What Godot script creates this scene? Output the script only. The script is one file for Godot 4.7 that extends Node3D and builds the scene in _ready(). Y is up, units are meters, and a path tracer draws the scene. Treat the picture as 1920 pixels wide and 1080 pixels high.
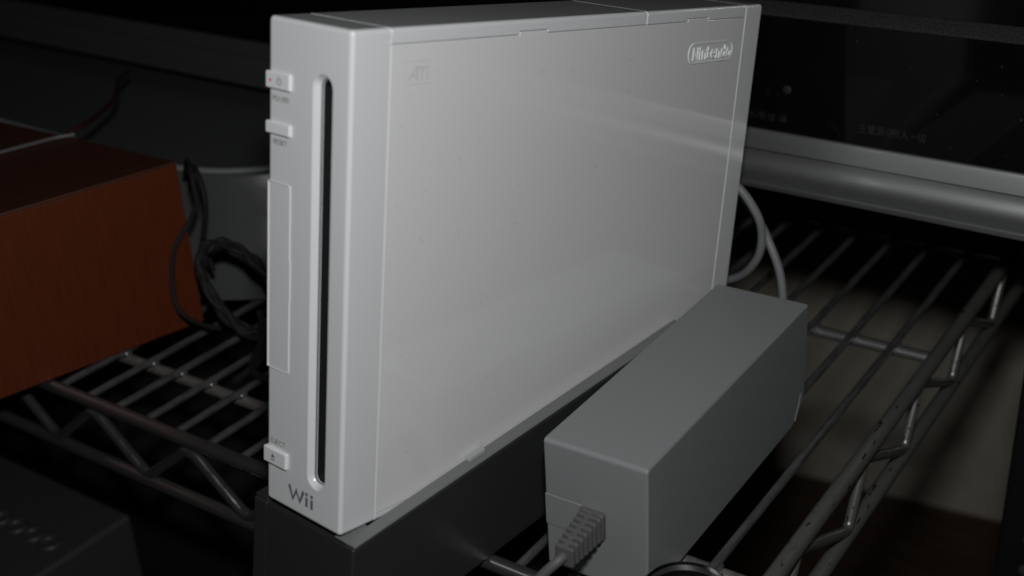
extends Node3D
# A white game console in its stand on a wire rack, lit by the camera's flash. Metres, y up; shelf top at y = 0.
const MM := 0.001
var M := {}                       # materials by name
var names := {}

# ---------------------------------------------------------------- mesh builder
class MB:
	var t := PackedVector3Array()  # triangle corners, outward by right hand rule
	var xf := Transform3D.IDENTITY
	func tri(a: Vector3, b: Vector3, c: Vector3) -> void:
		t.append(xf * a); t.append(xf * b); t.append(xf * c)
	func quad(a: Vector3, b: Vector3, c: Vector3, d: Vector3) -> void:
		tri(a, b, c); tri(a, c, d)
	func mesh(smooth_deg := 38.0) -> ArrayMesh:
		var n := t.size() / 3
		var fn := PackedVector3Array(); fn.resize(n)
		var at := {}
		for i in n:
			var f := (t[i * 3 + 1] - t[i * 3]).cross(t[i * 3 + 2] - t[i * 3])
			fn[i] = f
			for k in 3:
				var key := Vector3i((t[i * 3 + k] * 4.0e6).round())
				if not at.has(key): at[key] = PackedInt32Array()
				at[key].append(i)
		var v := PackedVector3Array(); var nn := PackedVector3Array()
		var lim := cos(deg_to_rad(smooth_deg))
		for i in n:
			if fn[i].length() < 1e-18: continue
			var me := fn[i].normalized()
			for k in [0, 2, 1]:
				var p: Vector3 = t[i * 3 + k]
				var s := Vector3.ZERO
				for j in at[Vector3i((p * 4.0e6).round())]:
					if fn[j].length() > 1e-18 and fn[j].normalized().dot(me) > lim: s += fn[j]
				v.append(p); nn.append(s.normalized() if s.length() > 0.0 else me)
		var a := []; a.resize(Mesh.ARRAY_MAX)
		a[Mesh.ARRAY_VERTEX] = v; a[Mesh.ARRAY_NORMAL] = nn
		var m := ArrayMesh.new()
		m.add_surface_from_arrays(Mesh.PRIMITIVE_TRIANGLES, a)
		return m

func numbered(called: String) -> String:
	var n: int = names.get(called, -1) + 1
	names[called] = n
	return called if n == 0 else "%s_%03d" % [called, n]

func thing(called: String, label: String, category: String, at := Vector3.ZERO, turn := 0.0, group := "") -> Node3D:
	var o := Node3D.new(); o.name = numbered(called); add_child(o)
	o.position = at; o.rotation.y = turn
	o.set_meta("label", label); o.set_meta("category", category)
	if group: o.set_meta("group", group)
	return o

func put(called: String, mb: MB, mat: Material, parent: Node, smooth := 38.0) -> MeshInstance3D:
	var o := MeshInstance3D.new(); o.name = called
	o.mesh = mb.mesh(smooth); o.material_override = mat
	parent.add_child(o, true)
	return o

func structure(called: String, mb: MB, mat: Material) -> MeshInstance3D:
	var o := put(called, mb, mat, self); o.set_meta("kind", "structure"); return o

# ---------------------------------------------------------------- shapes
func rbox(mb: MB, lo: Vector3, hi: Vector3, r: float, seg := 2) -> void:
	var c := (lo + hi) * 0.5; var h := (hi - lo) * 0.5
	r = minf(r, minf(h.x, minf(h.y, h.z)) * 0.99)
	var s := []
	for ax in 3:
		var l := PackedFloat32Array()
		for k in seg + 1: l.append(-(h[ax] - r) - r * tan(deg_to_rad(45.0 * (1.0 - float(k) / seg))))
		for k in seg + 1: l.append((h[ax] - r) + r * tan(deg_to_rad(45.0 * float(k) / seg)))
		s.append(l)
	for ax in 3:
		var u := (ax + 1) % 3; var w := (ax + 2) % 3
		for sg in [-1.0, 1.0]:
			var g := []
			for i in s[u].size():
				var row := PackedVector3Array()
				for j in s[w].size():
					var p := Vector3.ZERO
					p[ax] = sg * h[ax]; p[u] = s[u][i]; p[w] = s[w][j]
					var inner := p.clamp(-(h - Vector3.ONE * r), h - Vector3.ONE * r)
					row.append(c + inner + (p - inner).normalized() * r)
				g.append(row)
			for i in s[u].size() - 1:
				for j in s[w].size() - 1:
					if sg > 0: mb.quad(g[i][j], g[i + 1][j], g[i + 1][j + 1], g[i][j + 1])
					else: mb.quad(g[i][j], g[i][j + 1], g[i + 1][j + 1], g[i + 1][j])

func box(mb: MB, lo: Vector3, hi: Vector3) -> void:
	var p := func(i: int) -> Vector3: return Vector3(hi.x if i & 1 else lo.x, hi.y if i & 2 else lo.y, hi.z if i & 4 else lo.z)
	for f in [[0, 2, 3, 1], [4, 5, 7, 6], [0, 1, 5, 4], [2, 6, 7, 3], [0, 4, 6, 2], [1, 3, 7, 5]]:
		mb.quad(p.call(f[0]), p.call(f[1]), p.call(f[2]), p.call(f[3]))

func loft(mb: MB, loops: Array, closed := true) -> void:   # loops counter-clockwise seen from the start of the list
	for k in loops.size() - 1:
		var a: PackedVector3Array = loops[k]; var b: PackedVector3Array = loops[k + 1]
		var n := a.size()
		for i in (n if closed else n - 1):
			var j := (i + 1) % n
			mb.quad(a[i], b[i], b[j], a[j])

func lift(p: PackedVector2Array, z: float) -> PackedVector3Array:
	var o := PackedVector3Array()
	for q in p: o.append(Vector3(q.x, q.y, z))
	return o

func cap(mb: MB, poly: PackedVector2Array, z: float, up := true) -> void:
	var idx := Geometry2D.triangulate_polygon(poly)
	for i in range(0, idx.size(), 3):
		var a := poly[idx[i]]; var b := poly[idx[i + 1]]; var c := poly[idx[i + 2]]
		if ((b - a).cross(c - a) > 0.0) != up:
			var s := b; b = c; c = s
		mb.tri(Vector3(a.x, a.y, z), Vector3(b.x, b.y, z), Vector3(c.x, c.y, z))

func inset(poly: PackedVector2Array, d: float) -> PackedVector2Array:
	var o := PackedVector2Array(); var n := poly.size()
	for i in n:
		var a := (poly[i] - poly[(i + n - 1) % n]).normalized(); var b := (poly[(i + 1) % n] - poly[i]).normalized()
		var na := Vector2(-a.y, a.x); var nb := Vector2(-b.y, b.x)
		var m := na + nb
		o.append(poly[i] + m * (2.0 * d / maxf(m.length_squared(), 0.3)) * (1.0 if true else 0.0))
	return o

func round_poly(poly: PackedVector2Array, radii: Array, seg := 4) -> PackedVector2Array:
	var o := PackedVector2Array(); var n := poly.size()
	for i in n:
		var r: float = radii[i % radii.size()]
		var p := poly[i]
		if r <= 0.0:
			o.append(p); continue
		var a := (poly[(i + n - 1) % n] - p).normalized(); var b := (poly[(i + 1) % n] - p).normalized()
		var half := acos(clampf(a.dot(b), -1.0, 1.0)) / 2.0
		var d := r / tan(half)
		var c := p + (a + b).normalized() * (r / sin(half))
		var p0 := p + a * d; var p1 := p + b * d
		var a0 := (p0 - c).angle(); var da := angle_difference(a0, (p1 - c).angle())
		for k in seg + 1: o.append(c + Vector2.from_angle(a0 + da * k / seg) * r)
	return o

func rrect(x0: float, x1: float, y0: float, y1: float, r: float, seg := 5) -> PackedVector2Array:
	return round_poly(PackedVector2Array([Vector2(x0, y0), Vector2(x1, y0), Vector2(x1, y1), Vector2(x0, y1)]), [r], seg)

# polygon in the xy plane drawn out along z, with rounded edges at the ends
func prism(mb: MB, poly: PackedVector2Array, z0: float, z1: float, b0 := 0.0, b1 := 0.0, seg := 3, caps := 3) -> void:
	var loops := []
	for k in seg + 1:
		var a := PI / 2 * k / seg
		if b1 > 0.0: loops.append(lift(inset(poly, b1 * (1.0 - sin(a))), z1 - b1 * (1.0 - cos(a))))
	if b1 <= 0.0: loops.append(lift(poly, z1))
	if b0 > 0.0:
		for k in seg + 1:
			var a := PI / 2 * (seg - k) / seg
			loops.append(lift(inset(poly, b0 * (1.0 - sin(a))), z0 + b0 * (1.0 - cos(a))))
	else: loops.append(lift(poly, z0))
	loft(mb, loops)
	if caps & 1: cap(mb, inset(poly, b0) if b0 > 0.0 else poly, z0, false)
	if caps & 2: cap(mb, inset(poly, b1) if b1 > 0.0 else poly, z1, true)

func curve(pts: Array, step := 6) -> PackedVector3Array:   # Catmull-Rom through the points
	var o := PackedVector3Array(); var n := pts.size()
	for i in n - 1:
		var a: Vector3 = pts[maxi(i - 1, 0)]; var b: Vector3 = pts[i]; var c: Vector3 = pts[i + 1]; var d: Vector3 = pts[mini(i + 2, n - 1)]
		for k in step: o.append(b.cubic_interpolate(c, a, d, float(k) / step))
	o.append(pts[n - 1])
	return o

func tube(mb: MB, pts: PackedVector3Array, r: float, sides := 8, caps := true) -> void:
	var n := pts.size(); var up := Vector3.UP
	var rings := []
	for i in n:
		var t := (pts[mini(i + 1, n - 1)] - pts[maxi(i - 1, 0)]).normalized()
		if i == 0: up = (Vector3.UP if absf(t.y) < 0.9 else Vector3.RIGHT)
		up = (up - t * up.dot(t)).normalized()
		var s := t.cross(up)
		var stretch := 1.0
		if i > 0 and i < n - 1:
			var c := (pts[i] - pts[i - 1]).normalized().dot((pts[i + 1] - pts[i]).normalized())
			stretch = minf(1.0 / sqrt(maxf((1.0 + c) / 2.0, 0.25)), 1.4)
		var ring := PackedVector3Array()
		for k in sides:
			var a := TAU * k / sides
			ring.append(pts[i] + (up * cos(a) + s * sin(a)) * r * lerpf(1.0, stretch, 0.5))
		rings.append(ring)
	for i in n - 1:
		for k in sides:
			var k2 := (k + 1) % sides
			mb.quad(rings[i][k], rings[i][k2], rings[i + 1][k2], rings[i + 1][k])
	if caps:
		for k in sides:
			mb.tri(pts[0], rings[0][(k + 1) % sides], rings[0][k])
			mb.tri(pts[n - 1], rings[n - 1][k], rings[n - 1][(k + 1) % sides])

func lathe(mb: MB, prof: PackedVector2Array, sides := 24) -> void:   # profile (radius, height), from the bottom up along the outside
	var rings := []
	for k in sides + 1:
		var a := TAU * k / sides
		var ring := PackedVector3Array()
		for p in prof: ring.append(Vector3(cos(a) * p.x, p.y, sin(a) * p.x))
		rings.append(ring)
	for k in sides:
		for i in prof.size() - 1: mb.quad(rings[k][i], rings[k][i + 1], rings[k + 1][i + 1], rings[k + 1][i])

# planar strokes: each polyline becomes a low ridge, w wide and h high, top narrowed to the share "top"
func strokes(mb: MB, lines: Array, w: float, h: float, top := 0.6) -> void:
	var lift_a_bit := 0.0
	for l in lines:
		var p: PackedVector2Array = l
		var n := p.size(); var rows := []
		var shut := n > 2 and p[0].distance_to(p[n - 1]) < 1e-9
		for i in n:
			var prev := p[i - 1] if i > 0 else (p[n - 2] if shut else p[i])
			var next := p[i + 1] if i < n - 1 else (p[1] if shut else p[i])
			var a := (p[i] - prev).normalized(); var b := (next - p[i]).normalized()
			if prev == p[i]: a = b
			if next == p[i]: b = a
			var m := Vector2(-a.y - b.y, a.x + b.x)
			m *= 1.0 / maxf(m.length_squared() / 2.0, 0.6)
			var c := p[i]
			if not shut and i == 0: c -= b * w * 0.35
			if not shut and i == n - 1: c += a * w * 0.35
			var z := h + lift_a_bit
			var q := func(s: float, zz: float) -> Vector3: return Vector3(c.x + m.x * w * s, c.y + m.y * w * s, zz)
			rows.append([q.call(0.5, -0.0001), q.call(0.5 * top, z), q.call(-0.5 * top, z), q.call(-0.5, -0.0001)])
		for i in n - 1:
			for k in 3: mb.quad(rows[i][k], rows[i][k + 1], rows[i + 1][k + 1], rows[i + 1][k])
		if not shut:
			mb.quad(rows[0][0], rows[0][3], rows[0][2], rows[0][1])
			mb.quad(rows[n - 1][0], rows[n - 1][1], rows[n - 1][2], rows[n - 1][3])
		lift_a_bit += h * 0.04

func arc(cx: float, cy: float, rx: float, ry: float, a0: float, a1: float, n := 10) -> PackedVector2Array:
	var o := PackedVector2Array()
	for k in n + 1:
		var a := deg_to_rad(lerpf(a0, a1, float(k) / n))
		o.append(Vector2(cx + cos(a) * rx, cy + sin(a) * ry))
	return o

func pl(c: Array) -> PackedVector2Array:
	var o := PackedVector2Array()
	for i in range(0, c.size(), 2): o.append(Vector2(c[i], c[i + 1]))
	return o

func glyph(c: String) -> Array:   # [advance, strokes] in a cell one unit high
	match c:
		"P": return [.62, [pl([.05, 0, .05, 1, .35, 1]), arc(.33, .74, .24, .26, 90, -90), pl([.33, .48, .05, .48])]]
		"O": return [.85, [arc(.4, .5, .37, .5, 0, 360, 16)]]
		"W": return [.98, [pl([0, 1, .24, 0, .47, .9, .7, 0, .94, 1])]]
		"E": return [.62, [pl([.52, 1, .05, 1, .05, 0, .52, 0]), pl([.05, .52, .47, .52])]]
		"R": return [.68, [pl([.05, 0, .05, 1, .35, 1]), arc(.33, .74, .24, .26, 90, -90), pl([.33, .48, .05, .48]), pl([.3, .48, .6, 0])]]
		"S": return [.62, [PackedVector2Array(Array(arc(.29, .75, .25, .25, 30, 270, 8)) + Array(arc(.29, .25, .25, .25, 90, -150, 8)))]]
		"T": return [.62, [pl([0, 1, .58, 1]), pl([.29, 1, .29, 0])]]
		"J": return [.45, [PackedVector2Array([Vector2(.35, 1), Vector2(.35, .2)] + Array(arc(.18, .2, .17, .2, 0, -180, 6)))]]
		"C": return [.76, [arc(.42, .5, .38, .5, 45, 315, 14)]]
		"A": return [.8, [pl([0, 0, .38, 1, .76, 0]), pl([.15, .35, .6, .35])]]
		"I": return [.2, [pl([.05, 0, .05, 1])]]
		"N": return [.66, [pl([.06, 0, .06, 1, .52, 0, .52, 1])]]
		"i": return [.3, [pl([.1, 0, .1, .68]), pl([.1, .93, .1, 1])]]
		"n": return [.56, [pl([.08, 0, .08, .7]), PackedVector2Array(Array(arc(.25, .5, .17, .2, 170, 0, 6)) + [Vector2(.42, 0)])]]
		"t": return [.4, [pl([.1, 1, .1, .12, .24, .02]), pl([.0, .7, .28, .7])]]
		"e": return [.56, [pl([.08, .36, .44, .36]), arc(.26, .35, .19, .36, 0, 300, 12)]]
		"d": return [.56, [arc(.24, .34, .19, .35, 40, 320, 12), pl([.44, 1, .44, 0])]]
		"o": return [.56, [arc(.26, .35, .19, .36, 0, 360, 14)]]
		"主": return [1.12, [pl([.44, 1, .56, .9]), pl([.1, .78, .9, .78]), pl([.18, .45, .82, .45]), pl([.02, .04, .98, .04]), pl([.5, .78, .5, .04])]]
		"電": return [1.12, [pl([.15, .96, .85, .96]), pl([.05, .62, .05, .81, .95, .81, .95, .64]), pl([.5, .96, .5, .58]), pl([.2, .7, .38, .7]), pl([.62, .7, .8, .7]), pl([.2, .59, .38, .59]), pl([.62, .59, .8, .59]), pl([.2, .48, .8, .48, .8, .18, .2, .18, .2, .48]), pl([.2, .33, .8, .33]), pl([.5, .48, .5, .03, .95, .03, .95, .14])]]
		"源": return [1.12, [pl([.05, .93, .2, .82]), pl([0, .63, .15, .54]), pl([.02, .05, .2, .38]), pl([.3, .94, .98, .94]), pl([.34, .94, .34, .4, .22, .02]), pl([.46, .76, .9, .76, .9, .42, .46, .42, .46, .76]), pl([.46, .59, .9, .59]), pl([.68, .42, .68, .02, .6, .07]), pl([.5, .3, .4, .1]), pl([.85, .3, .97, .1])]]
		"押": return [1.06, [pl([0, .75, .36, .75]), pl([.18, 1, .18, .05, .07, .1]), pl([0, .35, .37, .5]), pl([.46, .92, .95, .92, .95, .42, .46, .42, .46, .92]), pl([.46, .67, .95, .67]), pl([.7, .92, .7, 0])]]
		"入": return [1.12, [pl([.36, .96, .5, .8, .7, .3, .98, .03]), pl([.5, .8, .3, .33, .02, .03])]]
		"切": return [1.1, [pl([.02, .55, .42, .68]), pl([.22, .95, .22, .2, .45, .32]), pl([.48, .86, .95, .86, .92, .2, .85, .03, .74, .08]), pl([.68, .86, .62, .4, .42, .02])]]
		"赤": return [1.12, [pl([.15, .82, .85, .82]), pl([.02, .58, .98, .58]), pl([.5, 1, .5, .58]), pl([.38, .58, .34, .2, .15, .02]), pl([.62, .58, .62, .04, .5, .08]), pl([.18, .4, .08, .18]), pl([.82, .42, .94, .18])]]
		"受": return [1.12, [pl([.8, 1, .12, .93]), pl([.2, .84, .26, .72]), pl([.48, .86, .5, .73]), pl([.8, .88, .7, .72]), pl([.04, .5, .04, .66, .96, .66, .96, .52]), pl([.18, .44, .78, .44, .5, .16, .08, 0]), pl([.25, .34, .55, .13, .95, 0])]]
		"信": return [1.12, [pl([.3, .98, .18, .68, .02, .5]), pl([.19, .68, .19, 0]), pl([.6, 1, .66, .9]), pl([.36, .82, .98, .82]), pl([.45, .64, .9, .64]), pl([.45, .48, .9, .48]), pl([.46, .3, .88, .3, .88, .02, .46, .02, .46, .3])]]
		"緑": return [1.12, [pl([.2, 1, .06, .78, .3, .8, .06, .5, .36, .52]), pl([.2, .5, .2, 0]), pl([.06, .35, .04, .15]), pl([.32, .35, .36, .2]), pl([.5, .94, .9, .94, .9, .66, .46, .66]), pl([.5, .8, .9, .8]), pl([.42, .52, .98, .52]), pl([.7, .52, .7, .02, .62, .06]), pl([.5, .4, .6, .3]), pl([.45, .1, .66, .26]), pl([.9, .42, .74, .26, .96, .06])]]
		"(": return [.42, [arc(.42, .5, .25, .6, 140, 220, 6)]]
		")": return [.42, [arc(-.1, .5, .25, .6, 40, -40, 6)]]
		"-": return [.9, [pl([.12, .5, .7, .5])]]
		"/": return [.5, [pl([.05, 0, .4, 1])]]
		":": return [.4, [pl([.15, .25, .15, .3]), pl([.15, .7, .15, .75])]]
	return [.5, []]

func lettering(mb: MB, text: String, at: Vector2, width: float, height: float, w: float, h: float, top := 0.9, slant := 0.0) -> void:
	var total := 0.0
	for c in text: total += glyph(c)[0]
	var k := width / total; var x := at.x; var all := []
	for c in text:
		var g := glyph(c)
		for l in g[1]:
			var o := PackedVector2Array()
			for p in l: o.append(Vector2(x + p.x * k + p.y * height * slant, at.y + p.y * height))
			all.append(o)
		x += g[0] * k
	strokes(mb, all, w, h, top)

# ---------------------------------------------------------------- materials
func grey(v: float, tint := Vector3.ONE) -> Color:
	return Color(v * tint.x, v * tint.y, v * tint.z).linear_to_srgb()

func mat(called: String, c: Color, rough: float, metal := 0.0, spec := 0.5) -> StandardMaterial3D:
	var m := StandardMaterial3D.new(); m.resource_name = called
	m.albedo_color = c; m.roughness = rough; m.metallic = metal; m.metallic_specular = spec
	M[called] = m
	return m

func noise_tex(s: int, freq: float, lo: Color, hi: Color, seed_ := 1, octaves := 4, from := 0.3, to := 0.7) -> NoiseTexture2D:
	var n := FastNoiseLite.new(); n.seed = seed_; n.frequency = freq; n.fractal_octaves = octaves
	n.noise_type = FastNoiseLite.TYPE_SIMPLEX_SMOOTH
	var t := NoiseTexture2D.new(); t.width = s; t.height = s; t.seamless = true; t.noise = n
	var g := Gradient.new(); g.offsets = PackedFloat32Array([from, to]); g.colors = PackedColorArray([lo, hi])
	t.color_ramp = g
	return t

func tri_map(m: StandardMaterial3D, scale_: Vector3) -> void:
	m.uv1_triplanar = true; m.uv1_scale = scale_; m.uv1_triplanar_sharpness = 4.0

func dust_tex(s: int, specks: int, hairs: int, dark: float, seed_: int) -> ImageTexture:   # clean plastic with settled specks and fibres
	var im := Image.create(s, s, false, Image.FORMAT_RGB8); im.fill(Color.WHITE)
	var g := RandomNumberGenerator.new(); g.seed = seed_
	for i in specks:
		var v := lerpf(dark, 0.97, pow(g.randf(), 0.5))
		var x := g.randi() % s; var y := g.randi() % s
		im.set_pixel(x, y, Color(v, v, v))
		if g.randf() < 0.3: im.set_pixel((x + 1) % s, y, Color(v, v, v))
		if g.randf() < 0.2: im.set_pixel(x, (y + 1) % s, Color(v, v, v))
	for i in hairs:
		var p := Vector2(g.randf() * s, g.randf() * s); var a := g.randf() * TAU; var da := g.randf_range(-0.07, 0.07)
		var v := g.randf_range(dark, 0.94)
		for k in g.randi_range(4, 13):
			p += Vector2.from_angle(a); a += da
			im.set_pixel(posmod(int(p.x), s), posmod(int(p.y), s), Color(v, v, v * 1.0))
	return ImageTexture.create_from_image(im)

func build_materials() -> void:
	var cool := Vector3(.98, .995, 1.01)
	mat("white_satin", grey(.72, cool), .22)
	M.white_satin.clearcoat_enabled = true; M.white_satin.clearcoat = 1.0; M.white_satin.clearcoat_roughness = .12
	mat("white_gloss", grey(.73, Vector3(.99, 1.0, .995)), .05)
	M.white_gloss.clearcoat_enabled = true; M.white_gloss.clearcoat = .65; M.white_gloss.clearcoat_roughness = .04
	M.white_gloss.albedo_texture = dust_tex(1024, 1200, 110, .82, 5)
	tri_map(M.white_gloss, Vector3(5.2, 5.2, 5.2))
	M.white_satin.albedo_texture = dust_tex(512, 60, 0, .9, 9)
	tri_map(M.white_satin, Vector3(6, 6, 6))
	mat("button_white", grey(.76, cool), .3)
	mat("print_grey", grey(.15, Vector3(.95, 1, 1.05)), .5)
	mat("print_mid", grey(.2), .5)
	mat("print_pale", grey(.58), .4)
	mat("slot_grey", grey(.13, cool), .25)
	mat("slot_black", grey(.004), .7)
	mat("slot_lip", grey(.6, Vector3(.93, 1, 1.04)), .2)
	mat("stand_dark", grey(.024, Vector3(.97, 1, 1.01)), .42)
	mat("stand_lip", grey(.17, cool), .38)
	mat("stand_tab", grey(.4, cool), .4)
	mat("adapter_grey", grey(.22, Vector3(.955, 1, 1.015)), .42)
	M.adapter_grey.albedo_texture = dust_tex(512, 300, 12, .74, 21)
	tri_map(M.adapter_grey, Vector3(9, 9, 9))
	M.adapter_grey.heightmap_enabled = true
	M.adapter_grey.heightmap_texture = noise_tex(512, .22, Color.BLACK, Color.WHITE, 4, 2)
	M.adapter_grey.heightmap_scale = 0.0022
	mat("cord_grey", grey(.095, Vector3(1, .98, .97)), .55)
	mat("cable_grey", grey(.2, Vector3(.95, 1, 1.03)), .45)
	mat("cable_black", grey(.005), .75)
	mat("wire_red", Color(.03, .004, .004).linear_to_srgb(), .5)
	var cr := mat("chrome_rail", grey(.24), .3, .86)
	cr.roughness_texture = noise_tex(512, .03, Color(.6, .6, .6), Color(1, 1, 1), 23, 4)
	cr.roughness = .22
	tri_map(cr, Vector3(9, 9, 9))
	mat("chrome_bar", grey(.3), .3, .75)
	var cw := mat("chrome_wire", Color.WHITE, .36, .8)
	cw.albedo_texture = noise_tex(512, .025, grey(.18), grey(.30), 29, 4, .2, .7)
	tri_map(cw, Vector3(10, 10, 5))
	mat("chrome_clean", grey(.6), .16, 1.0)
	var ch := mat("chrome_dusty", Color.WHITE, .4, .6)
	ch.albedo_texture = noise_tex(512, .05, grey(.19, Vector3(1.05, 1, .93)), grey(.25, Vector3(1.05, 1, .93)), 11, 5, .2, .8)
	ch.roughness_texture = noise_tex(512, .03, Color(.55, .55, .55), Color(1, 1, 1), 13, 3)
	ch.roughness = .62
	tri_map(ch, Vector3(14, 14, 14))
	var rd := mat("rail_dusty", Color.WHITE, .55, .6)
	rd.albedo_texture = noise_tex(512, .03, grey(.03), grey(.20, Vector3(1, 1, .94)), 17, 5, .13, .2)
	rd.roughness_texture = noise_tex(512, .03, Color(.4, .4, .4), Color(1, 1, 1), 17, 4, .13, .25)
	rd.roughness = .33
	tri_map(rd, Vector3(15, 15, 4))
	var wd := mat("cherry_side", Color.WHITE, .45)
	wd.albedo_texture = noise_tex(1024, .02, Color(.086, .0165, .0038).linear_to_srgb(), Color(.122, .0235, .0054).linear_to_srgb(), 3, 5, .2, .8)
	tri_map(wd, Vector3(46, 1.1, 46))
	var wt := mat("cherry_top", Color.WHITE, .45)
	wt.albedo_texture = noise_tex(1024, .02, Color(.045, .015, .009).linear_to_srgb(), Color(.075, .025, .015).linear_to_srgb(), 6, 5, .2, .8)
	tri_map(wt, Vector3(46, 46, 1.1))
	mat("tv_black", grey(.012), .35)
	mat("tv_gloss", grey(.005), .06)
	M.tv_gloss.metallic_specular = .34
	M.tv_gloss.albedo_texture = speck_tex()
	tri_map(M.tv_gloss, Vector3(4, 4, 4))
	M.tv_gloss.albedo_color = Color.WHITE
	mat("tv_screen", grey(.004), .12)
	var du := mat("tv_dust", Color.WHITE, .9)
	du.albedo_texture = noise_tex(512, .09, grey(.008), grey(.036), 31, 4, .25, .8)
	tri_map(du, Vector3(16, 16, 16))
	mat("tv_silver", grey(.38, Vector3(.97, 1, .99)), .38, .88)
	mat("tv_print", grey(.021), .5)
	mat("tv_lamp", grey(.025), .35)
	mat("pedestal_grey", grey(.078, Vector3(.96, 1, 1.01)), .3)
	mat("pedestal_rim", grey(.24, Vector3(.96, 1, 1)), .3)
	mat("device_black", grey(.036, Vector3(.97, 1, 1)), .45)
	mat("device_black_matte", grey(.013), .6)
	mat("upright_black", grey(.008), .45)
	mat("rivet", grey(.12), .35, .6)
	var wl := mat("wall_beige", Color.WHITE, .9)
	wl.albedo_texture = noise_tex(512, .02, Color(.60, .55, .45).linear_to_srgb(), Color(.65, .60, .49).linear_to_srgb(), 41, 4)
	tri_map(wl, Vector3(2, 2, 2))
	var fl := mat("floor_brown", Color.WHITE, .5)
	fl.albedo_texture = noise_tex(512, .02, Color(.055, .03, .017).linear_to_srgb(), Color(.10, .058, .033).linear_to_srgb(), 43, 4)
	tri_map(fl, Vector3(1, 1, 12))
	var r := mat("lamp_red", Color(.5, .05, .03).linear_to_srgb(), .4)
	r.emission_enabled = true; r.emission = Color(1, .12, .05); r.emission_energy_multiplier = .12
	var b := mat("lamp_blue", Color(.02, .03, .4).linear_to_srgb(), .4)
	b.emission_enabled = true; b.emission = Color(.08, .1, 1); b.emission_energy_multiplier = .16

func speck_tex() -> ImageTexture:
	var im := Image.create(512, 512, false, Image.FORMAT_RGB8); im.fill(grey(.004))
	var g := RandomNumberGenerator.new(); g.seed = 77
	for i in 160:
		im.set_pixel(g.randi() % 512, g.randi() % 512, grey(g.randf_range(.02, .22)))
	return ImageTexture.create_from_image(im)

# ---------------------------------------------------------------- the scene
func _ready() -> void:
	# camera, exposure, flash
	var cam := Camera3D.new(); cam.name = "camera"; add_child(cam)
	cam.transform = Transform3D(Basis(Vector3(.75734, -.04930, -.65116), Vector3(-.25318, .89699, -.36238), Vector3(.60195, .43930, .66684)), Vector3(.25571, .28229, .19658)).orthonormalized()
	var at := CameraAttributesPhysical.new()
	at.frustum_focal_length = 51.88; at.frustum_focus_distance = .45; at.exposure_aperture = 11.5
	at.frustum_near = .01; at.frustum_far = 60.0
	cam.attributes = at
	cam.fov = 26.046; cam.near = .01; cam.far = 60.0; cam.current = true
	var env := Environment.new()
	env.background_mode = Environment.BG_COLOR; env.background_color = Color.BLACK
	env.tonemap_mode = Environment.TONE_MAPPER_LINEAR; env.tonemap_exposure = 1.0
	env.sdfgi_enabled = true; env.ssao_enabled = true; env.ssil_enabled = true
	var we := WorldEnvironment.new(); we.name = "environment"; we.environment = env; add_child(we)
	var flash := SpotLight3D.new(); flash.name = "camera_flash"; add_child(flash)
	var cb := cam.transform.basis
	flash.position = cam.position + cb.y * .072 + cb.x * .006
	flash.look_at_from_position(flash.position, cam.position - cb.z * .5 + cb.y * .05, cb.y)
	flash.spot_angle = 38.0; flash.spot_angle_attenuation = .3; flash.spot_range = 6.0; flash.spot_attenuation = 2.0
	flash.light_color = Color(1.0, 1.0, 1.0); flash.light_energy = .118; flash.light_size = .016; flash.shadow_enabled = true

	build_materials()
	setting()
	rack()
	television()
	receiver()
	speaker()
	stand()
	console()
	adapter()
	cables()

func setting() -> void:
	var m := MB.new()
	m.xf = Transform3D(Basis(Vector3.UP, deg_to_rad(13.0)), Vector3(-.2125, 0, -.932))
	box(m, Vector3(-2.5, -.60, -.1), Vector3(2.5, 1.6, 0))
	structure("wall", m, M.wall_beige)
	m = MB.new(); m.xf = Transform3D(Basis(Vector3.UP, deg_to_rad(13.0)), Vector3.ZERO)
	box(m, Vector3(-2.5, -.66, -1.0), Vector3(2.5, -.566, 2.0))
	structure("floor", m, M.floor_brown)

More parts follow.
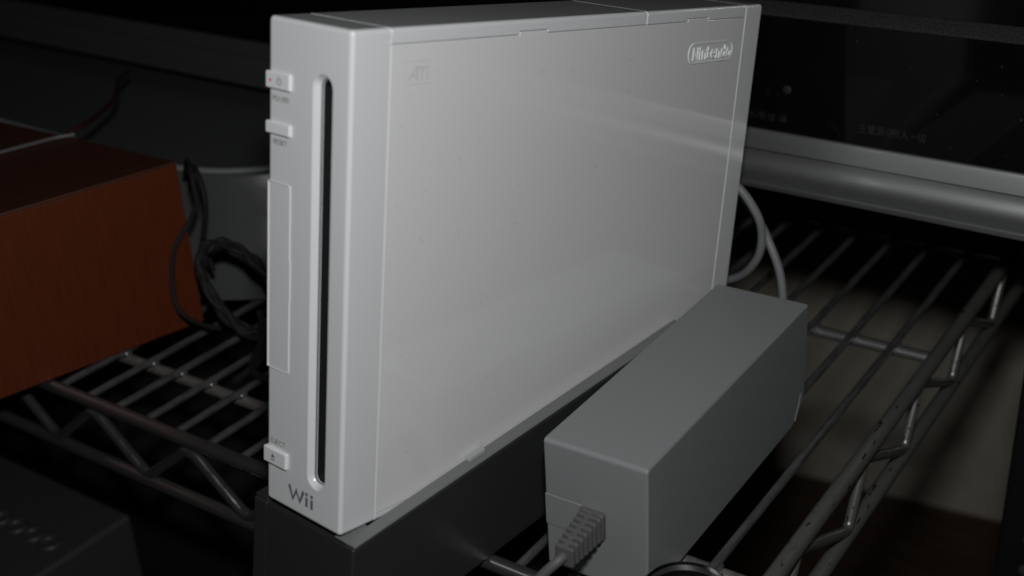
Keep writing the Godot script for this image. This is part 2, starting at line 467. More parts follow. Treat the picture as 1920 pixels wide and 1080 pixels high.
# ---------------------------------------------------------------- wire rack
func rack() -> void:
	var o := thing("wire_rack", "chrome wire rack shelf with dusty rails and zigzag truss edges under the console", "wire rack", Vector3(.094, 0, -.073), deg_to_rad(6.3))
	# local: x to the right, -z to the back; corner at the origin
	var wide := .64; var deep := .350
	for k in range(1, 32):
		var m := MB.new()
		tube(m, PackedVector3Array([Vector3(-.0197 * k, -.0017, -deep), Vector3(-.0197 * k, -.0017, -.2), Vector3(-.0197 * k, -.0017, -.0004)]), .0018, 10)
		for b in [.038, .225]:
			rbox(m, Vector3(-.0197 * k - .0024, -.0052, -b - .0026), Vector3(-.0197 * k + .0024, -.0012, -b + .0026), .0019)
		put("wire", m, M.chrome_wire, o)
	for b in [.038, .225, .348]:
		var m := MB.new()
		tube(m, PackedVector3Array([Vector3(-wide, -.0062, -b), Vector3(-.3, -.0062, -b), Vector3(0, -.0062, -b)]), .0028, 10)
		put("cross_bar", m, M.chrome_dusty if b < .1 else M.chrome_bar, o)
	for y in [-.0030, -.0345]:
		var m := MB.new()
		tube(m, PackedVector3Array([Vector3(-wide, y, .0012), Vector3(-.3, y, .0012), Vector3(-.008, y, .0012)]), .0031, 10)
		put("front_rail", m, M.chrome_rail, o)
		m = MB.new()
		tube(m, PackedVector3Array([Vector3(0, y, -deep - .03), Vector3(0, y, -.2), Vector3(0, y, -.006)]), .0034, 12)
		put("side_rail", m, M.rail_dusty, o)
	# zigzag trusses between the rails
	var zf := []
	for k in 10:
		zf.append(Vector3(-.0592 - .0633 * (k - 1), -.0070, .0012)); zf.append(Vector3(-.0592 - .0633 * (k - 1) - .0320, -.0325, .0012))
	var mz := MB.new(); tube(mz, bend(zf, .006), .0026, 12)
	put("front_truss", mz, M.chrome_rail, o)
	var zs := []
	for k in 6:
		if k == 0:
			zs.append(Vector3(0, -.0050, .0045)); continue
		zs.append(Vector3(0, -.0325, .0175 - .0677 * k)); zs.append(Vector3(0, -.0050, .0175 - .0677 * k - .013))
	mz = MB.new(); tube(mz, bend(zs, .005), .0022, 12)
	put("side_truss", mz, M.rail_dusty, o)
	# corner sleeve and capped post
	var ms := MB.new(); ms.xf = Transform3D(Basis.IDENTITY, Vector3(-.0105, 0, .004))
	lathe(ms, PackedVector2Array([Vector2(.0130, -.046), Vector2(.0152, -.044), Vector2(.0145, -.02), Vector2(.0142, .016), Vector2(.0148, .0185), Vector2(.0146, .0200), Vector2(.0138, .0205), Vector2(.0128, .0200), Vector2(.0126, .018)]), 40)
	put("corner_sleeve", ms, M.chrome_clean, o)
	ms = MB.new(); ms.xf = Transform3D(Basis.IDENTITY, Vector3(-.0105, 0, .004))
	lathe(ms, PackedVector2Array([Vector2(.0120, -.562), Vector2(.0120, -.05), Vector2(.0124, .0150), Vector2(.0115, .0165), Vector2(.0001, .0165)]), 32)
	put("post", ms, M.device_black, o)

func bend(pts: Array, r: float) -> PackedVector3Array:   # a polyline with its corners rounded
	var out := PackedVector3Array(); out.append(pts[0])
	for i in range(1, pts.size() - 1):
		var p: Vector3 = pts[i]; var a: Vector3 = (pts[i - 1] - p).normalized(); var b: Vector3 = (pts[i + 1] - p).normalized()
		for k in 6:
			var s := k / 5.0
			var p0 := p + a * r; var p1 := p + b * r
			out.append(p0.lerp(p, s).lerp(p.lerp(p1, s), s))
	out.append(pts[pts.size() - 1])
	return out

# ---------------------------------------------------------------- television
func television() -> void:
	var o := thing("television", "large black flat television behind the console with silver lower ledge and grey pedestal", "television", Vector3(0, 0, -.288), deg_to_rad(4.0))
	var x0 := -.74; var x1 := .34
	# cross-sections in (z, y) swept along x
	var sweep := Basis(Vector3(0, 0, 1), Vector3(0, 1, 0), Vector3(-1, 0, 0))   # u -> z, v -> y, w -> -x
	var m := MB.new()
	m.xf = Transform3D(sweep, Vector3.ZERO)
	var led := pl([.0015, .0905, -.004, .0905, -.02, .088, -.02, .0655, .0095, .0655])
	var prof := PackedVector2Array()
	for p in [Vector2(.0100, .0660), Vector2(.0102, .0680)]: prof.append(p)
	for k in 9:                                        # the cove above the lip
		var a := PI / 2 * k / 8.0
		prof.append(Vector2(.0095 - sin(a) * .0105, .0805 - cos(a) * .0118))
	for p in [Vector2(.0012, .0812), Vector2(.0026, .0820), Vector2(.0008, .0892), Vector2(-.0004, .0904)]: prof.append(p)
	for p in [Vector2(-.012, .0904), Vector2(-.012, .0650), Vector2(.0085, .0650)]: prof.append(p)
	prism(m, prof, -x1, -x0)
	put("silver_ledge", m, M.tv_silver, o)
	m = MB.new(); box(m, Vector3(x0, .0906, -.012), Vector3(x1, .1432, -.0012))
	var pan := put("front_panel", m, M.tv_gloss, o)
	m = MB.new(); m.xf = Transform3D(sweep, Vector3.ZERO)
	prism(m, pl([-.012, .1434, .0002, .1434, .0006, .1440, .0000, .1446, -.0075, .1476, -.012, .1480]), -x1, -x0)
	put("dusty_lower_frame", m, M.tv_dust, o)
	m = MB.new(); box(m, Vector3(x0 + .03, .1482, -.014), Vector3(x1 - .03, .66, -.0085))
	put("screen", m, M.tv_screen, o)
	m = MB.new()
	rbox(m, Vector3(x0, .066, -.085), Vector3(x1, .70, -.0125), .004)
	put("cabinet", m, M.tv_black, o)
	m = MB.new()
	box(m, Vector3(x0, .1434, -.0122), Vector3(x0 + .0298, .69, -.002)); box(m, Vector3(x1 - .0298, .1434, -.0122), Vector3(x1, .69, -.002)); box(m, Vector3(x0 + .03, .661, -.0122), Vector3(x1 - .03, .69, -.002))
	put("bezel", m, M.tv_black, o)
	# print and indicator on the panel
	m = MB.new(); m.xf = Transform3D(Basis.IDENTITY, Vector3(0, 0, -.0012))
	lettering(m, "主電源(押)入-切", Vector2(.0250, .0962), .0300, .0042, .00034, .00006)
	lettering(m, "赤/受信:緑", Vector2(-.0290, .0950), .0205, .0034, .0003, .00006)
	put("lettering", m, M.tv_print, pan)
	m = MB.new(); m.xf = Transform3D(Basis(Vector3.RIGHT, PI / 2), Vector3(-.0095, .1105, -.0014))
	lathe(m, PackedVector2Array([Vector2(.0021, 0), Vector2(.0020, .0004), Vector2(.0012, .0007), Vector2(.00001, .0008)]), 16)
	put("indicator_lens", m, M.tv_lamp, pan)
	# pedestal: rounded foot that flares towards the shelf
	m = MB.new(); m.xf = Transform3D(Basis(Vector3.RIGHT, -PI / 2), Vector3.ZERO)   # u -> x, v -> -z, w -> y
	var loops := []
	for s in [[-.012, .0560], [-.003, .0572], [0.0, .0580], [.0016, .0574], [.0026, .0560], [.005, .050], [.009, .038], [.015, .022], [.023, .010], [.032, .003], [.034, .0004]]:
		var d: float = s[0]
		loops.append(lift(rrect(-.82 - d, -.236 + d, -.118 - d, .10 + d, .075 + d, 12), s[1]))
	loft(m, loops)
	cap(m, rrect(-.82 + .012, -.236 - .012, -.118 + .012, .10 - .012, .063, 12), .0560)
	var ped := put("pedestal", m, M.pedestal_grey, o)
	m = MB.new(); m.xf = Transform3D(Basis(Vector3.RIGHT, -PI / 2), Vector3.ZERO)
	var rim := []
	for s in [[.0006, .0578], [-.0004, .0590], [-.0018, .0596], [-.0034, .0592], [-.0044, .0582], [-.0046, .0566]]:
		var d: float = s[0]
		rim.append(lift(rrect(-.82 - d, -.236 + d, -.118 - d, .10 + d, .075 + d, 12), s[1]))
	rim.reverse()
	loft(m, rim)
	put("rim", m, M.pedestal_rim, ped)

# ---------------------------------------------------------------- things on the level below
func receiver() -> void:
	var o := thing("receiver", "wide black receiver under the wire shelf with small blue lamp", "receiver", Vector3(-.33, -.23, -.24), deg_to_rad(6.3))
	var m := MB.new(); rbox(m, Vector3(-.30, 0, -.03), Vector3(.272, .125, .135), .003)
	put("case", m, M.device_black_matte, o)
	m = MB.new(); rbox(m, Vector3(-.30, .004, .1352), Vector3(.272, .122, .1385), .001)
	put("front_plate", m, M.device_black_matte, o)
	for x in [-.25, .23]:
		for z in [-.01, .11]:
			m = MB.new(); m.xf = Transform3D(Basis.IDENTITY, Vector3(x, -.012, z)); lathe(m, PackedVector2Array([Vector2(.0001, 0), Vector2(.015, 0), Vector2(.016, .012)]), 16)
			put("foot", m, M.device_black_matte, o)
	var s := thing("selector_box", "small black switch box with four round buttons under the left shelf edge", "switch box", Vector3(-.33, -.23, -.012), deg_to_rad(6.3))
	m = MB.new(); rbox(m, Vector3(-.16, 0, -.045), Vector3(.0785, .13, .06), .003, 3)
	put("case", m, M.device_black, s)
	for k in 4:
		m = MB.new(); m.xf = Transform3D(Basis.IDENTITY, Vector3(.0215 + .0135 * k, .13, -.006))
		lathe(m, PackedVector2Array([Vector2(.0060, -.0005), Vector2(.0060, .0008), Vector2(.0052, .0016), Vector2(.0043, .0013), Vector2(.0038, .0003), Vector2(.00001, .0)]), 20)
		put("button", m, M.device_black, s)
	# lower shelf that carries them
	var l := thing("lower_shelf", "dark wire rack shelf carrying the black boxes below", "shelf", Vector3(.094, -.242, -.073), deg_to_rad(6.3))
	m = MB.new(); box(m, Vector3(-.64, -.004, -.28), Vector3(-.14, -.0005, .09))
	put("shelf_mat", m, M.device_black_matte, l)
	var b := MB.new(); b.xf = Transform3D(Basis.IDENTITY, Vector3(.262, .062, .139)); rbox(b, Vector3(-.002, -.002, -.0005), Vector3(.002, .002, .001), .0006)
	put("blue_lamp", b, M.lamp_blue, o)
	var u := thing("black_upright", "black steel upright with rivets beside the dusty side rail", "upright post", Vector3(.119, -.566, -.345), deg_to_rad(6.3))
	m = MB.new(); rbox(m, Vector3(-.022, 0, -.02), Vector3(.03, .586, .02), .002)
	put("post", m, M.upright_black, u)
	for y in [.426, .443, .461]:
		m = MB.new(); m.xf = Transform3D(Basis(Vector3.RIGHT, PI / 2), Vector3(-.008, y, .02))
		lathe(m, PackedVector2Array([Vector2(.0028, 0), Vector2(.0022, .001), Vector2(.00001, .0013)]), 12)
		put("rivet", m, M.rivet, u)

# ---------------------------------------------------------------- wooden speaker
func speaker() -> void:
	var o := thing("speaker", "cherry wood veneered speaker box at left on the wire shelf", "speaker", Vector3(-.2335, 0, -.1140), deg_to_rad(-7.3))
	# local: right face at x = 0, rear right edge at z = 0, front towards +z; the rear runs off square
	var w := .15; var d := .21; var h := .0855
	var down := Transform3D(Basis(Vector3.RIGHT, -PI / 2), Vector3.ZERO)   # u -> x, v -> -z, w -> y
	var m := MB.new(); rbox(m, Vector3(-.004, .0005, .0002), Vector3(0, h - .0015, d), .0005)
	put("side_panel", m, M.cherry_side, o)
	m = MB.new(); m.xf = down; prism(m, pl([.0002, 0, -.1455, -.036, -.15, -d, .0002, -d]), h - .0014, h, .0004, .0007)
	put("top_panel", m, M.cherry_top, o)
	m = MB.new(); m.xf = down; prism(m, pl([-.0042, -.0012, -.145, -.0362, -.1495, -d + .006, -.0042, -d + .006]), .0005, h - .0015)
	put("cabinet", m, M.cherry_side, o)
	m = MB.new(); rbox(m, Vector3(-w + .0044, .0014, d - .0058), Vector3(-.0044, h - .0046, d - .001), .001)
	var baf := put("baffle", m, M.device_black_matte, o)
	m = MB.new(); m.xf = Transform3D(Basis(Vector3.RIGHT, PI / 2), Vector3(-w / 2, h / 2, d - .001))
	lathe(m, PackedVector2Array([Vector2(.036, 0), Vector2(.035, .002), Vector2(.031, .002), Vector2(.028, .0003), Vector2(.012, .0001), Vector2(.009, .0012), Vector2(.00001, .002)]), 32)
	put("driver", m, M.device_black, baf)

# ---------------------------------------------------------------- console stand
func stand() -> void:
	var o := thing("console_stand", "dark grey plastic stand holding the console tilted back", "console stand", Vector3.ZERO)
	var side := Basis(Vector3(0, 0, -1), Vector3(0, 1, 0), Vector3(1, 0, 0))   # u -> depth, v -> y, w -> x
	var top := .0408; var len := .186
	var prof := round_poly(pl([-.0082, 0, len, 0, len, top, .0002, top]), [.0006, .002, .002, .0008], 3)
	var m := MB.new(); m.xf = Transform3D(side, Vector3.ZERO)
	prism(m, prof, .0009, .0056, .0002, .0009)
	prism(m, prof, -.0436, -.0368, .0009, .0002)
	# front and rear walls, floor between the side walls
	prism(m, pl([-.0082, 0, .0004, 0, .009, .0392, .0002, .0404]), -.0368, .0009)
	prism(m, pl([len - .006, .0004, len - .0002, .0004, len - .0002, .006, len - .006, .006]), -.0368, .0009)
	prism(m, pl([.0002, .0004, len - .007, .0004, len - .007, .003, .0002, .003]), -.0368, .0009)
	put("body", m, M.stand_dark, o)
	# lighter top rims of the side walls
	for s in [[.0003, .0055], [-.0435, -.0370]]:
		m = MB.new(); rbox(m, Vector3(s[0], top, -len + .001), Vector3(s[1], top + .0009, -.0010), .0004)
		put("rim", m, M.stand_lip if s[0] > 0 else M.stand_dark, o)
	m = MB.new(); rbox(m, Vector3(-.0042, top, -.0113), Vector3(.00025, top + .0008, -.0012), .0003)
	put("rim", m, M.stand_lip, o)
	m = MB.new(); rbox(m, Vector3(.0004, top + .0005, -.0655), Vector3(.0026, top + .0022, -.0575), .0003)
	put("tab", m, M.stand_tab, o)

# ---------------------------------------------------------------- the console
const W := 35.84
const H := 157.0
const D := 223.8

func mmx(b := Basis.IDENTITY, at := Vector3.ZERO) -> Transform3D:   # millimetres to metres
	return Transform3D(b.scaled(Vector3.ONE * MM) if b == Basis.IDENTITY else Basis(b.x * MM, b.y * MM, b.z * MM), at * MM)

func stadium(cx: float, hw: float, y0: float, y1: float, q := 10) -> PackedVector2Array:   # starts at the lowest point, counter-clockwise
	var o := PackedVector2Array()
	for k in q + 1: o.append(Vector2(cx, y0 + hw) + Vector2.from_angle(-PI / 2 + PI / 2 * k / q) * hw)
	for k in 2 * q + 1: o.append(Vector2(cx, y1 - hw) + Vector2.from_angle(PI * k / (2 * q)) * hw)
	for k in q: o.append(Vector2(cx, y0 + hw) + Vector2.from_angle(PI + PI / 2 * k / q) * hw)
	return o

func console() -> void:
	var o := thing("game_console", "white upright video game console with disc slot and glossy side panel", "game console", Vector3(0, .0435, 0))
	o.rotation.x = deg_to_rad(-10.107)
	var side := Basis(Vector3(0, 0, -1), Vector3(0, 1, 0), Vector3(1, 0, 0))
	# --- front bezel with the slot opening
	var r := 1.3; var R := 1.5; var seg := 6
	var m := MB.new(); m.xf = mmx()
	var loops := []
	for k in seg + 1:
		var a := PI / 2 * k / seg; var i := r * (1.0 - sin(a))
		loops.append(lift(rrect(-W + i, -i, i, H - i, R - i, 6), -r * (1.0 - cos(a))))
	loops.append(lift(rrect(-W, 0, 0, H, R, 6), -14.15))
	loops.append(lift(rrect(-W + .1, -.1, .1, H - .1, R - .1, 6), -14.35))
	loops.append(lift(rrect(-W + .35, -.35, .35, H - .35, R - .35, 6), -14.45))
	loft(m, loops)
	var cx := -11.75; var q := 10
	var st := stadium(cx, 4.4, 11.8, 143.4, q)
	var half := 2 * q + 1                              # index of the topmost point
	var left := PackedVector2Array(); var right := PackedVector2Array()
	var outer := rrect(-W + r, -r, r, H - r, R - r, 6)
	left.append(Vector2(cx, H - r))
	for p in outer: if p.x < -W / 2 and p.y > H / 2: left.append(p)
	for p in outer: if p.x < -W / 2 and p.y < H / 2: left.append(p)
	left.append(Vector2(cx, r)); left.append(st[0])
	for i in range(st.size() - 1, half - 1, -1): left.append(st[i])
	right.append(Vector2(cx, r))
	for p in outer: if p.x > -W / 2 and p.y < H / 2: right.append(p)
	for p in outer: if p.x > -W / 2 and p.y > H / 2: right.append(p)
	right.append(Vector2(cx, H - r))
	for i in range(half, -1, -1): right.append(st[i])
	cap(m, left, 0.0); cap(m, right, 0.0)
	# chamfer of the slot, slightly rolled at its outer edge
	var ring := [lift(st, 0.0)]
	for s in [[.16, -.04], [.36, -.16], [1.2, -.98], [1.62, -1.45], [1.75, -1.85]]:
		ring.append(lift(stadium(cx, 4.4 - s[0], 11.8 + s[0], 143.4 - s[0], q), s[1]))
	ring.reverse(); loft_in(m, ring)
	var bez := put("front_bezel", m, M.white_satin, o, 34.0)
	m = MB.new(); m.xf = mmx()
	ring = []
	for s in [[1.75, -1.85], [1.78, -2.5]]: ring.append(lift(stadium(cx, 4.4 - s[0], 11.8 + s[0], 143.4 - s[0], q), s[1]))
	ring.reverse(); loft_in(m, ring)
	put("slot_trim", m, M.slot_grey, bez)
	m = MB.new(); m.xf = mmx()
	ring = []
	for s in [[1.78, -2.5], [1.86, -2.52], [1.9, -2.58], [1.9, -2.75]]: ring.append(lift(stadium(cx, 4.4 - s[0], 11.8 + s[0], 143.4 - s[0], q), s[1]))
	ring.reverse(); loft_in(m, ring)
	put("slot_lip", m, M.slot_lip, bez)
	m = MB.new(); m.xf = mmx()
	ring = []
	for z in [-2.75, -13.8]: ring.append(lift(stadium(cx, 2.5, 13.7, 141.5, q), z))
	ring.reverse(); loft_in(m, ring)
	cap(m, stadium(cx, 2.5, 13.7, 141.5, q), -13.8)
	put("disc_slot", m, M.slot_black, bez)
	# printed words and the maker's mark on the bezel
	m = MB.new(); m.xf = mmx(Basis.IDENTITY, Vector3(0, 0, 0))
	lettering(m, "POWER", Vector2(-33.9, 132.5), 7.4, 1.35, .26, .02)
	lettering(m, "RESET", Vector2(-33.5, 119.5), 6.3, 1.35, .26, .02)
	lettering(m, "EJECT", Vector2(-33.8, 21.1), 7.1, 1.5, .26, .02)
	put("lettering", m, M.print_mid, bez)
	m = MB.new(); m.xf = mmx()
	strokes(m, [pl([-24.35, 8.75, -22.75, 4.85, -21.05, 8.25, -19.35, 4.85, -17.75, 8.75])], 1.36, .02, .94)
	for x in [-16.05, -13.6]:
		strokes(m, [pl([x, 4.75, x, 7.25])], 1.25, .02, .94)
		strokes(m, [arc(x, 8.75, .3, .3, 0, 360, 12)], .75, .02, .94)
	put("maker_mark", m, M.print_grey, bez)
	# --- buttons and card door
	m = MB.new(); m.xf = mmx(); rbox(m, Vector3(-W - .3, 136.05, -6), Vector3(-25.3, 141.0, .95), .42, 3)
	var b := put("power_button", m, M.button_white, o)
	m = MB.new(); m.xf = mmx(Basis.IDENTITY, Vector3(0, 0, .95))
	strokes(m, [arc(-29.9, 138.45, .95, .95, 125, 415, 18), pl([-29.9, 138.6, -29.9, 139.9])], .3, .02)
	put("power_symbol", m, M.print_mid, b)
	m = MB.new(); m.xf = mmx(Basis(Vector3.RIGHT, PI / 2), Vector3(-33.9, 138.4, .95))
	lathe(m, PackedVector2Array([Vector2(.5, 0), Vector2(.42, .06), Vector2(.001, .08)]), 14)
	put("standby_lamp", m, M.lamp_red, b)
	m = MB.new(); m.xf = mmx(); rbox(m, Vector3(-W - .3, 122.55, -6), Vector3(-25.2, 126.2, .95), .42, 3)
	put("reset_button", m, M.button_white, o)
	m = MB.new(); m.xf = mmx(); rbox(m, Vector3(-W - .45, 13.95, -6), Vector3(-25.3, 19.45, 1.15), .45, 3)
	b = put("eject_button", m, M.button_white, o)
	m = MB.new(); m.xf = mmx(Basis.IDENTITY, Vector3(0, 0, 1.15))
	prism(m, pl([-32.6, 16.55, -30.4, 16.55, -31.5, 18.0]), -.02, .02)
	strokes(m, [pl([-32.45, 15.75, -30.55, 15.75])], .42, .02)
	put("eject_symbol", m, M.print_grey, b)
	m = MB.new(); m.xf = mmx()
	prism(m, round_poly(pl([-W + .1, 47.1, -25.25, 47.1, -25.25, 70.9, -25.0, 71.3, -25.0, 84.3, -25.25, 84.7, -25.25, 107.95, -W + .1, 107.95]), [.2, 1.0, 0, 0, 0, 0, 1.0, .2], 4), -1.0, .34, 0.0, .2, 3)
	put("card_door", m, M.white_satin, o)
	# --- body
	m = MB.new(); m.xf = mmx(); box(m, Vector3(-W + .7, .7, -D + 6), Vector3(-.7, H - .7, -14.0))
	put("inner_frame", m, M.white_satin, o)
	var d0 := 14.95; var d1 := 210.6
	m = MB.new(); m.xf = mmx(side)
	var pan := pl([d0, 2.75, d1, 2.75, d1, 152.15, 183.4, 152.15, 183.0, 153.15, 169.4, 153.15, 169.0, 152.15, 85.6, 152.15, 85.2, 153.15, 71.8, 153.15, 71.4, 152.15, d0, 152.15])
	prism(m, pan, -3.0, 0.0, 0.0, .3, 3)
	var sp := put("side_panel", m, M.white_gloss, o)
	# raised oval badge with lettering
	m = MB.new(); m.xf = mmx(side)
	var badge := rrect(171.7, 203.3, 136.3, 143.7, 3.6, 8); badge.append(badge[0])
	strokes(m, [badge], 1.05, .34, .35)
	put("badge_rim", m, M.button_white, sp)
	m = MB.new(); m.xf = mmx(side)
	lettering(m, "Nintendo", Vector2(174.6, 137.7), 27.4, 4.15, .98, .45, .5)
	put("badge_lettering", m, M.button_white, sp)
	m = MB.new(); m.xf = mmx(side)
	strokes(m, [pl([22.2, 141.5, 25.5, 145.2, 25.9, 145.2, 25.9, 141.5]), pl([23.9, 142.9, 25.9, 142.9]), pl([26.6, 144.95, 29.0, 144.95]), pl([27.8, 144.95, 27.8, 141.6]), pl([30.0, 145.2, 30.0, 141.6])], .72, .02, .95)
	put("logo_print", m, M.print_pale, sp)
	m = MB.new(); m.xf = mmx(side)
	strokes(m, [pl([21.1, 140.2, 31.3, 140.2, 31.3, 146.9, 21.1, 146.9, 21.1, 140.2])], .22, .015, .9)
	put("logo_frame", m, M.print_pale, sp)
	m = MB.new(); m.xf = mmx(Basis(Vector3(0, 0, 1), Vector3(0, 1, 0), Vector3(-1, 0, 0)), Vector3(-W, 0, 0))
	prism(m, pl([-d1, 2.75, -d0, 2.75, -d0, 152.15, -d1, 152.15]), -3.0, 0.0, 0.0, .3, 3)
	put("side_panel", m, M.white_gloss, o)
	# top and bottom covers
	for s in [[d0, 141.65], [142.15, d1]]:
		m = MB.new(); m.xf = mmx()
		prism(m, round_poly(pl([-W, 153.5, 0, 153.5, 0, H, -W, H]), [0.0, 0.0, 1.35, 1.35], 6), -s[1], -s[0], .25, .25, 3)
		var spans: Array = [[s[0] + .25, 71.15], [85.85, s[1] - .25]] if s[0] < 100 else [[s[0] + .25, 168.75], [183.65, s[1] - .25]]
		for t in spans:
			box(m, Vector3(-2.6, 152.5, -t[1]), Vector3(0, 153.5, -t[0]))
			box(m, Vector3(-W, 152.5, -t[1]), Vector3(-W + 2.6, 153.5, -t[0]))
		put("top_cover", m, M.white_satin, o)
	m = MB.new(); m.xf = mmx()
	prism(m, round_poly(pl([-W, 0, 0, 0, 0, 2.42, -W, 2.42]), [1.35, 1.35, 0.0, 0.0], 6), -d1, -d0, .25, .25, 3)
	put("bottom_cover", m, M.white_satin, o)
	# rear bezel
	m = MB.new(); m.xf = mmx()
	prism(m, rrect(-W, 0, 0, H, R, 6), -D, -211.1, 1.4, .3, 5)
	put("rear_bezel", m, M.white_satin, o)

func loft_in(mb: MB, loops: Array) -> void:   # the inside of a ring of loops
	for k in loops.size() - 1:
		var a: PackedVector3Array = loops[k]; var b: PackedVector3Array = loops[k + 1]
		for i in a.size():
			var j := (i + 1) % a.size()
			mb.quad(a[i], b[i], b[j], a[j])

# ---------------------------------------------------------------- power adapter
func adapter() -> void:
	var o := thing("power_adapter", "grey power adapter brick on the shelf beside the stand with ribbed cord", "power adapter", Vector3(.064, 0, -.0755), deg_to_rad(6.8))
	var side := Basis(Vector3(0, 0, -1), Vector3(0, 1, 0), Vector3(1, 0, 0))
	var m := MB.new(); m.xf = mmx(side)
	prism(m, round_poly(pl([0, 0, 125.5, 0, 136.6, 8.6, 135.4, 52.6, 0, 52.9]), [2.0, 5.0, 5.0, 1.7, 1.7], 5), -39.9, 0.0, 1.1, 1.0, 4)
	var bd := put("housing", m, M.adapter_grey, o)
	m = MB.new(); m.xf = mmx(); rbox(m, Vector3(-39.7, 18.2, -3), Vector3(-17.0, 30.7, .3), .22, 2)
	put("socket_plate", m, M.adapter_grey, bd)
	m = MB.new(); m.xf = mmx(side)
	strokes(m, [pl([131.6, 12.6, 130.2, 8.0, 127.0, 2.2])], .5, .25, .4)
	put("edge_ridge", m, M.adapter_grey, bd)
	# strain relief: a tapered core, a spine and eight ribs
	m = MB.new(); m.xf = mmx()
	var sec := func(z: float, k: float) -> PackedVector3Array:
		var t := clampf(z / 23.0, 0.0, 1.0)
		var c := Vector2(lerpf(-20.4, -18.4, t), lerpf(25.6, 27.0, t)); var hw := lerpf(4.8, 3.5, t) * k; var hh := lerpf(5.5, 3.6, t) * k
		return lift(rrect(c.x - hw, c.x + hw, c.y - hh, c.y + hh, 1.1 * k, 4), z)
	m = MB.new(); m.xf = mmx()
	loft(m, [sec.call(22.6, .56), sec.call(0.0, .56)])
	put("strain_relief_core", m, M.cord_grey, o)
	for k in 8:
		m = MB.new(); m.xf = mmx()
		var z0: float = 0.2 + 2.95 * k; var z1: float = z0 + (2.4 if k == 0 else 1.65)
		loft(m, [sec.call(z1, .88), sec.call(z1 - .12, .97), sec.call(z1 - .35, 1.0), sec.call(z0 + .3, 1.0), sec.call(z0 + .1, .97), sec.call(z0, .88)])
		var f: PackedVector3Array = sec.call(z1, .88)
		var p2 := PackedVector2Array()
		for v in f: p2.append(Vector2(v.x, v.y))
		cap(m, p2, z1)
		f = sec.call(z0, .88); p2 = PackedVector2Array()
		for v in f: p2.append(Vector2(v.x, v.y))
		cap(m, p2, z0, false)
		put("rib", m, M.cord_grey, o)
	m = MB.new(); m.xf = mmx()
	for s in [-1.0, 1.0]:
		var a := PackedVector3Array(); var b := PackedVector3Array()
		for z in [1.0, 22.0]:
			var t: float = z / 23.0
			var c := Vector2(lerpf(-20.4, -18.4, t), lerpf(25.6, 27.0, t)); var hh := lerpf(5.5, 3.6, t) - .12
			for e in [-.95, .95]: a.append(Vector3(c.x + e, c.y + hh * s, z)); b.append(Vector3(c.x + e, c.y + hh * s * .6, z))
		if s > 0:
			m.quad(a[0], a[2], a[3], a[1]); m.quad(a[0], b[0], b[2], a[2]); m.quad(a[1], a[3], b[3], b[1])
		else:
			m.quad(a[0], a[1], a[3], a[2]); m.quad(a[0], a[2], b[2], b[0]); m.quad(a[1], b[1], b[3], a[3])
	put("spine", m, M.cord_grey, o)
	m = MB.new(); m.xf = mmx()
	tube(m, curve([Vector3(-18.5, 27.0, 20), Vector3(-19.4, 26.2, 24.5), Vector3(-23.3, 21.5, 28), Vector3(-28.5, 13.5, 31), Vector3(-36, 2, 35), Vector3(-44, -14, 41), Vector3(-50, -60, 46), Vector3(-52, -160, 48)], 8), 1.75, 10)
	put("cord", m, M.cord_grey, o)

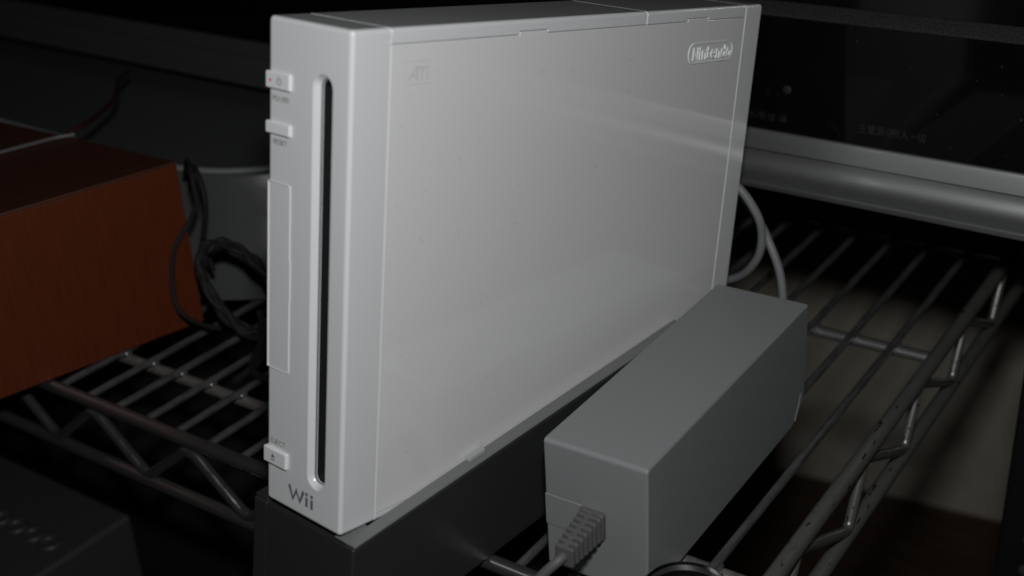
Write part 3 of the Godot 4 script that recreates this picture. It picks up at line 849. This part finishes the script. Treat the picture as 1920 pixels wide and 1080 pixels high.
# ---------------------------------------------------------------- loose cables
func cables() -> void:
	var o := thing("console_cable", "light grey cable looping out behind the console and back under it", "cable", Vector3.ZERO, 0.0)
	var m := MB.new()
	tube(m, curve([Vector3(-.03, .086, -.236), Vector3(-.012, .084, -.240), Vector3(-.0035, .0785, -.242), Vector3(.0035, .0680, -.244), Vector3(.0048, .0590, -.246), Vector3(.0035, .0490, -.247), Vector3(-.0015, .0400, -.248), Vector3(-.0085, .0330, -.25), Vector3(-.020, .026, -.252), Vector3(-.04, .012, -.255), Vector3(-.07, .002, -.258)], 8), .0019, 10)
	put("cord", m, M.cable_grey, o)
	o = thing("console_cable", "grey cable behind the console arching down behind the power adapter", "cable", Vector3.ZERO, 0.0)
	m = MB.new()
	tube(m, curve([Vector3(-.05, .086, -.250), Vector3(-.027, .082, -.253), Vector3(-.0100, .0700, -.254), Vector3(.000, .0600, -.253), Vector3(.0068, .0530, -.25), Vector3(.0125, .0425, -.249), Vector3(.0155, .0310, -.248), Vector3(.0165, .018, -.247), Vector3(.015, .004, -.247), Vector3(.012, -.02, -.25)], 8), .0019, 10)
	put("cord", m, M.cable_grey, o)
	# black coil behind the speaker
	o = thing("cable_coil", "bundled coil of thin black cable lying between speaker and console", "cable coil", Vector3(-.203, .0, -.117))
	var g := RandomNumberGenerator.new(); g.seed = 4
	# loops of cable leaning against the pedestal, long axis slanting down to the right
	var cx := Vector3(.656, -.747, -.10).normalized(); var cy := Vector3(.454, .499, -.738).normalized()
	var lean := cx.cross(cy).normalized()
	var pts := []
	for k in 150:
		var a := TAU * k / 14.0
		var rr := 1.0 + g.randf_range(-.10, .10)
		pts.append(Vector3(0, .0255, 0) + cx * cos(a) * .0255 * rr + cy * sin(a) * .0135 * (rr + g.randf_range(-.1, .1)) + lean * g.randf_range(-.004, .004))
	m = MB.new(); tube(m, curve(pts, 4), .0014, 6)
	put("coil", m, M.cable_black, o)
	m = MB.new()
	tube(m, curve([Vector3(.014, .010, .000), Vector3(.020, .004, .008), Vector3(.027, .0025, .018), Vector3(.036, .0022, .024), Vector3(.052, .0022, .022)], 6), .0018, 6)
	tube(m, curve([Vector3(.010, .016, -.002), Vector3(.020, .007, .004), Vector3(.028, .0025, .014), Vector3(.034, .0022, .034)], 6), .0018, 6)
	put("tail", m, M.cable_black, o)
	o = thing("speaker_cable", "thin black cable hanging down the rear corner of the wooden speaker", "cable", Vector3.ZERO)
	m = MB.new()
	tube(m, curve([Vector3(-.262, .066, -.136), Vector3(-.248, .078, -.129), Vector3(-.237, .0795, -.1230), Vector3(-.2305, .0735, -.119), Vector3(-.2285, .0640, -.118), Vector3(-.2310, .0555, -.114), Vector3(-.2340, .0430, -.105), Vector3(-.2335, .0270, -.100), Vector3(-.2290, .0150, -.098), Vector3(-.2180, .0100, -.100), Vector3(-.2050, .0090, -.104)], 8), .0012, 8)
	put("cord", m, M.cable_black, o)
	o = thing("speaker_cable", "thin black cable looping beside the speaker rear edge into the coil", "cable", Vector3.ZERO)
	m = MB.new()
	tube(m, curve([Vector3(-.262, .060, -.138), Vector3(-.247, .074, -.131), Vector3(-.234, .0770, -.1245), Vector3(-.2265, .0690, -.1215), Vector3(-.2255, .0590, -.120), Vector3(-.2290, .0470, -.119), Vector3(-.2320, .0400, -.12), Vector3(-.2300, .026, -.122)], 8), .0013, 8)
	put("cord", m, M.cable_black, o)
	mat("wire_grey", grey(.1), .5)
	o = thing("thin_wire", "thin grey wire lying across the top of the wooden speaker", "wire", Vector3.ZERO)
	m = MB.new()
	tube(m, curve([Vector3(-.330, .0868, .02), Vector3(-.322, .0868, -.03), Vector3(-.3167, .0868, -.0703), Vector3(-.3145, .0868, -.087), Vector3(-.3125, .0868, -.0985), Vector3(-.3083, .0870, -.1063)], 8), .0009, 8)
	put("cord", m, M.wire_grey, o)
	o = thing("thin_wire", "dark red wire running from the speaker back towards the television", "wire", Vector3.ZERO)
	m = MB.new()
	tube(m, curve([Vector3(-.3105, .0880, -.104), Vector3(-.3115, .0885, -.1115), Vector3(-.3190, .0880, -.1235), Vector3(-.3293, .0870, -.1352), Vector3(-.3442, .0868, -.1531), Vector3(-.3600, .0868, -.165), Vector3(-.3744, .0865, -.1753), Vector3(-.41, .080, -.205)], 8), .0013, 8)
	put("cord", m, M.wire_red, o)
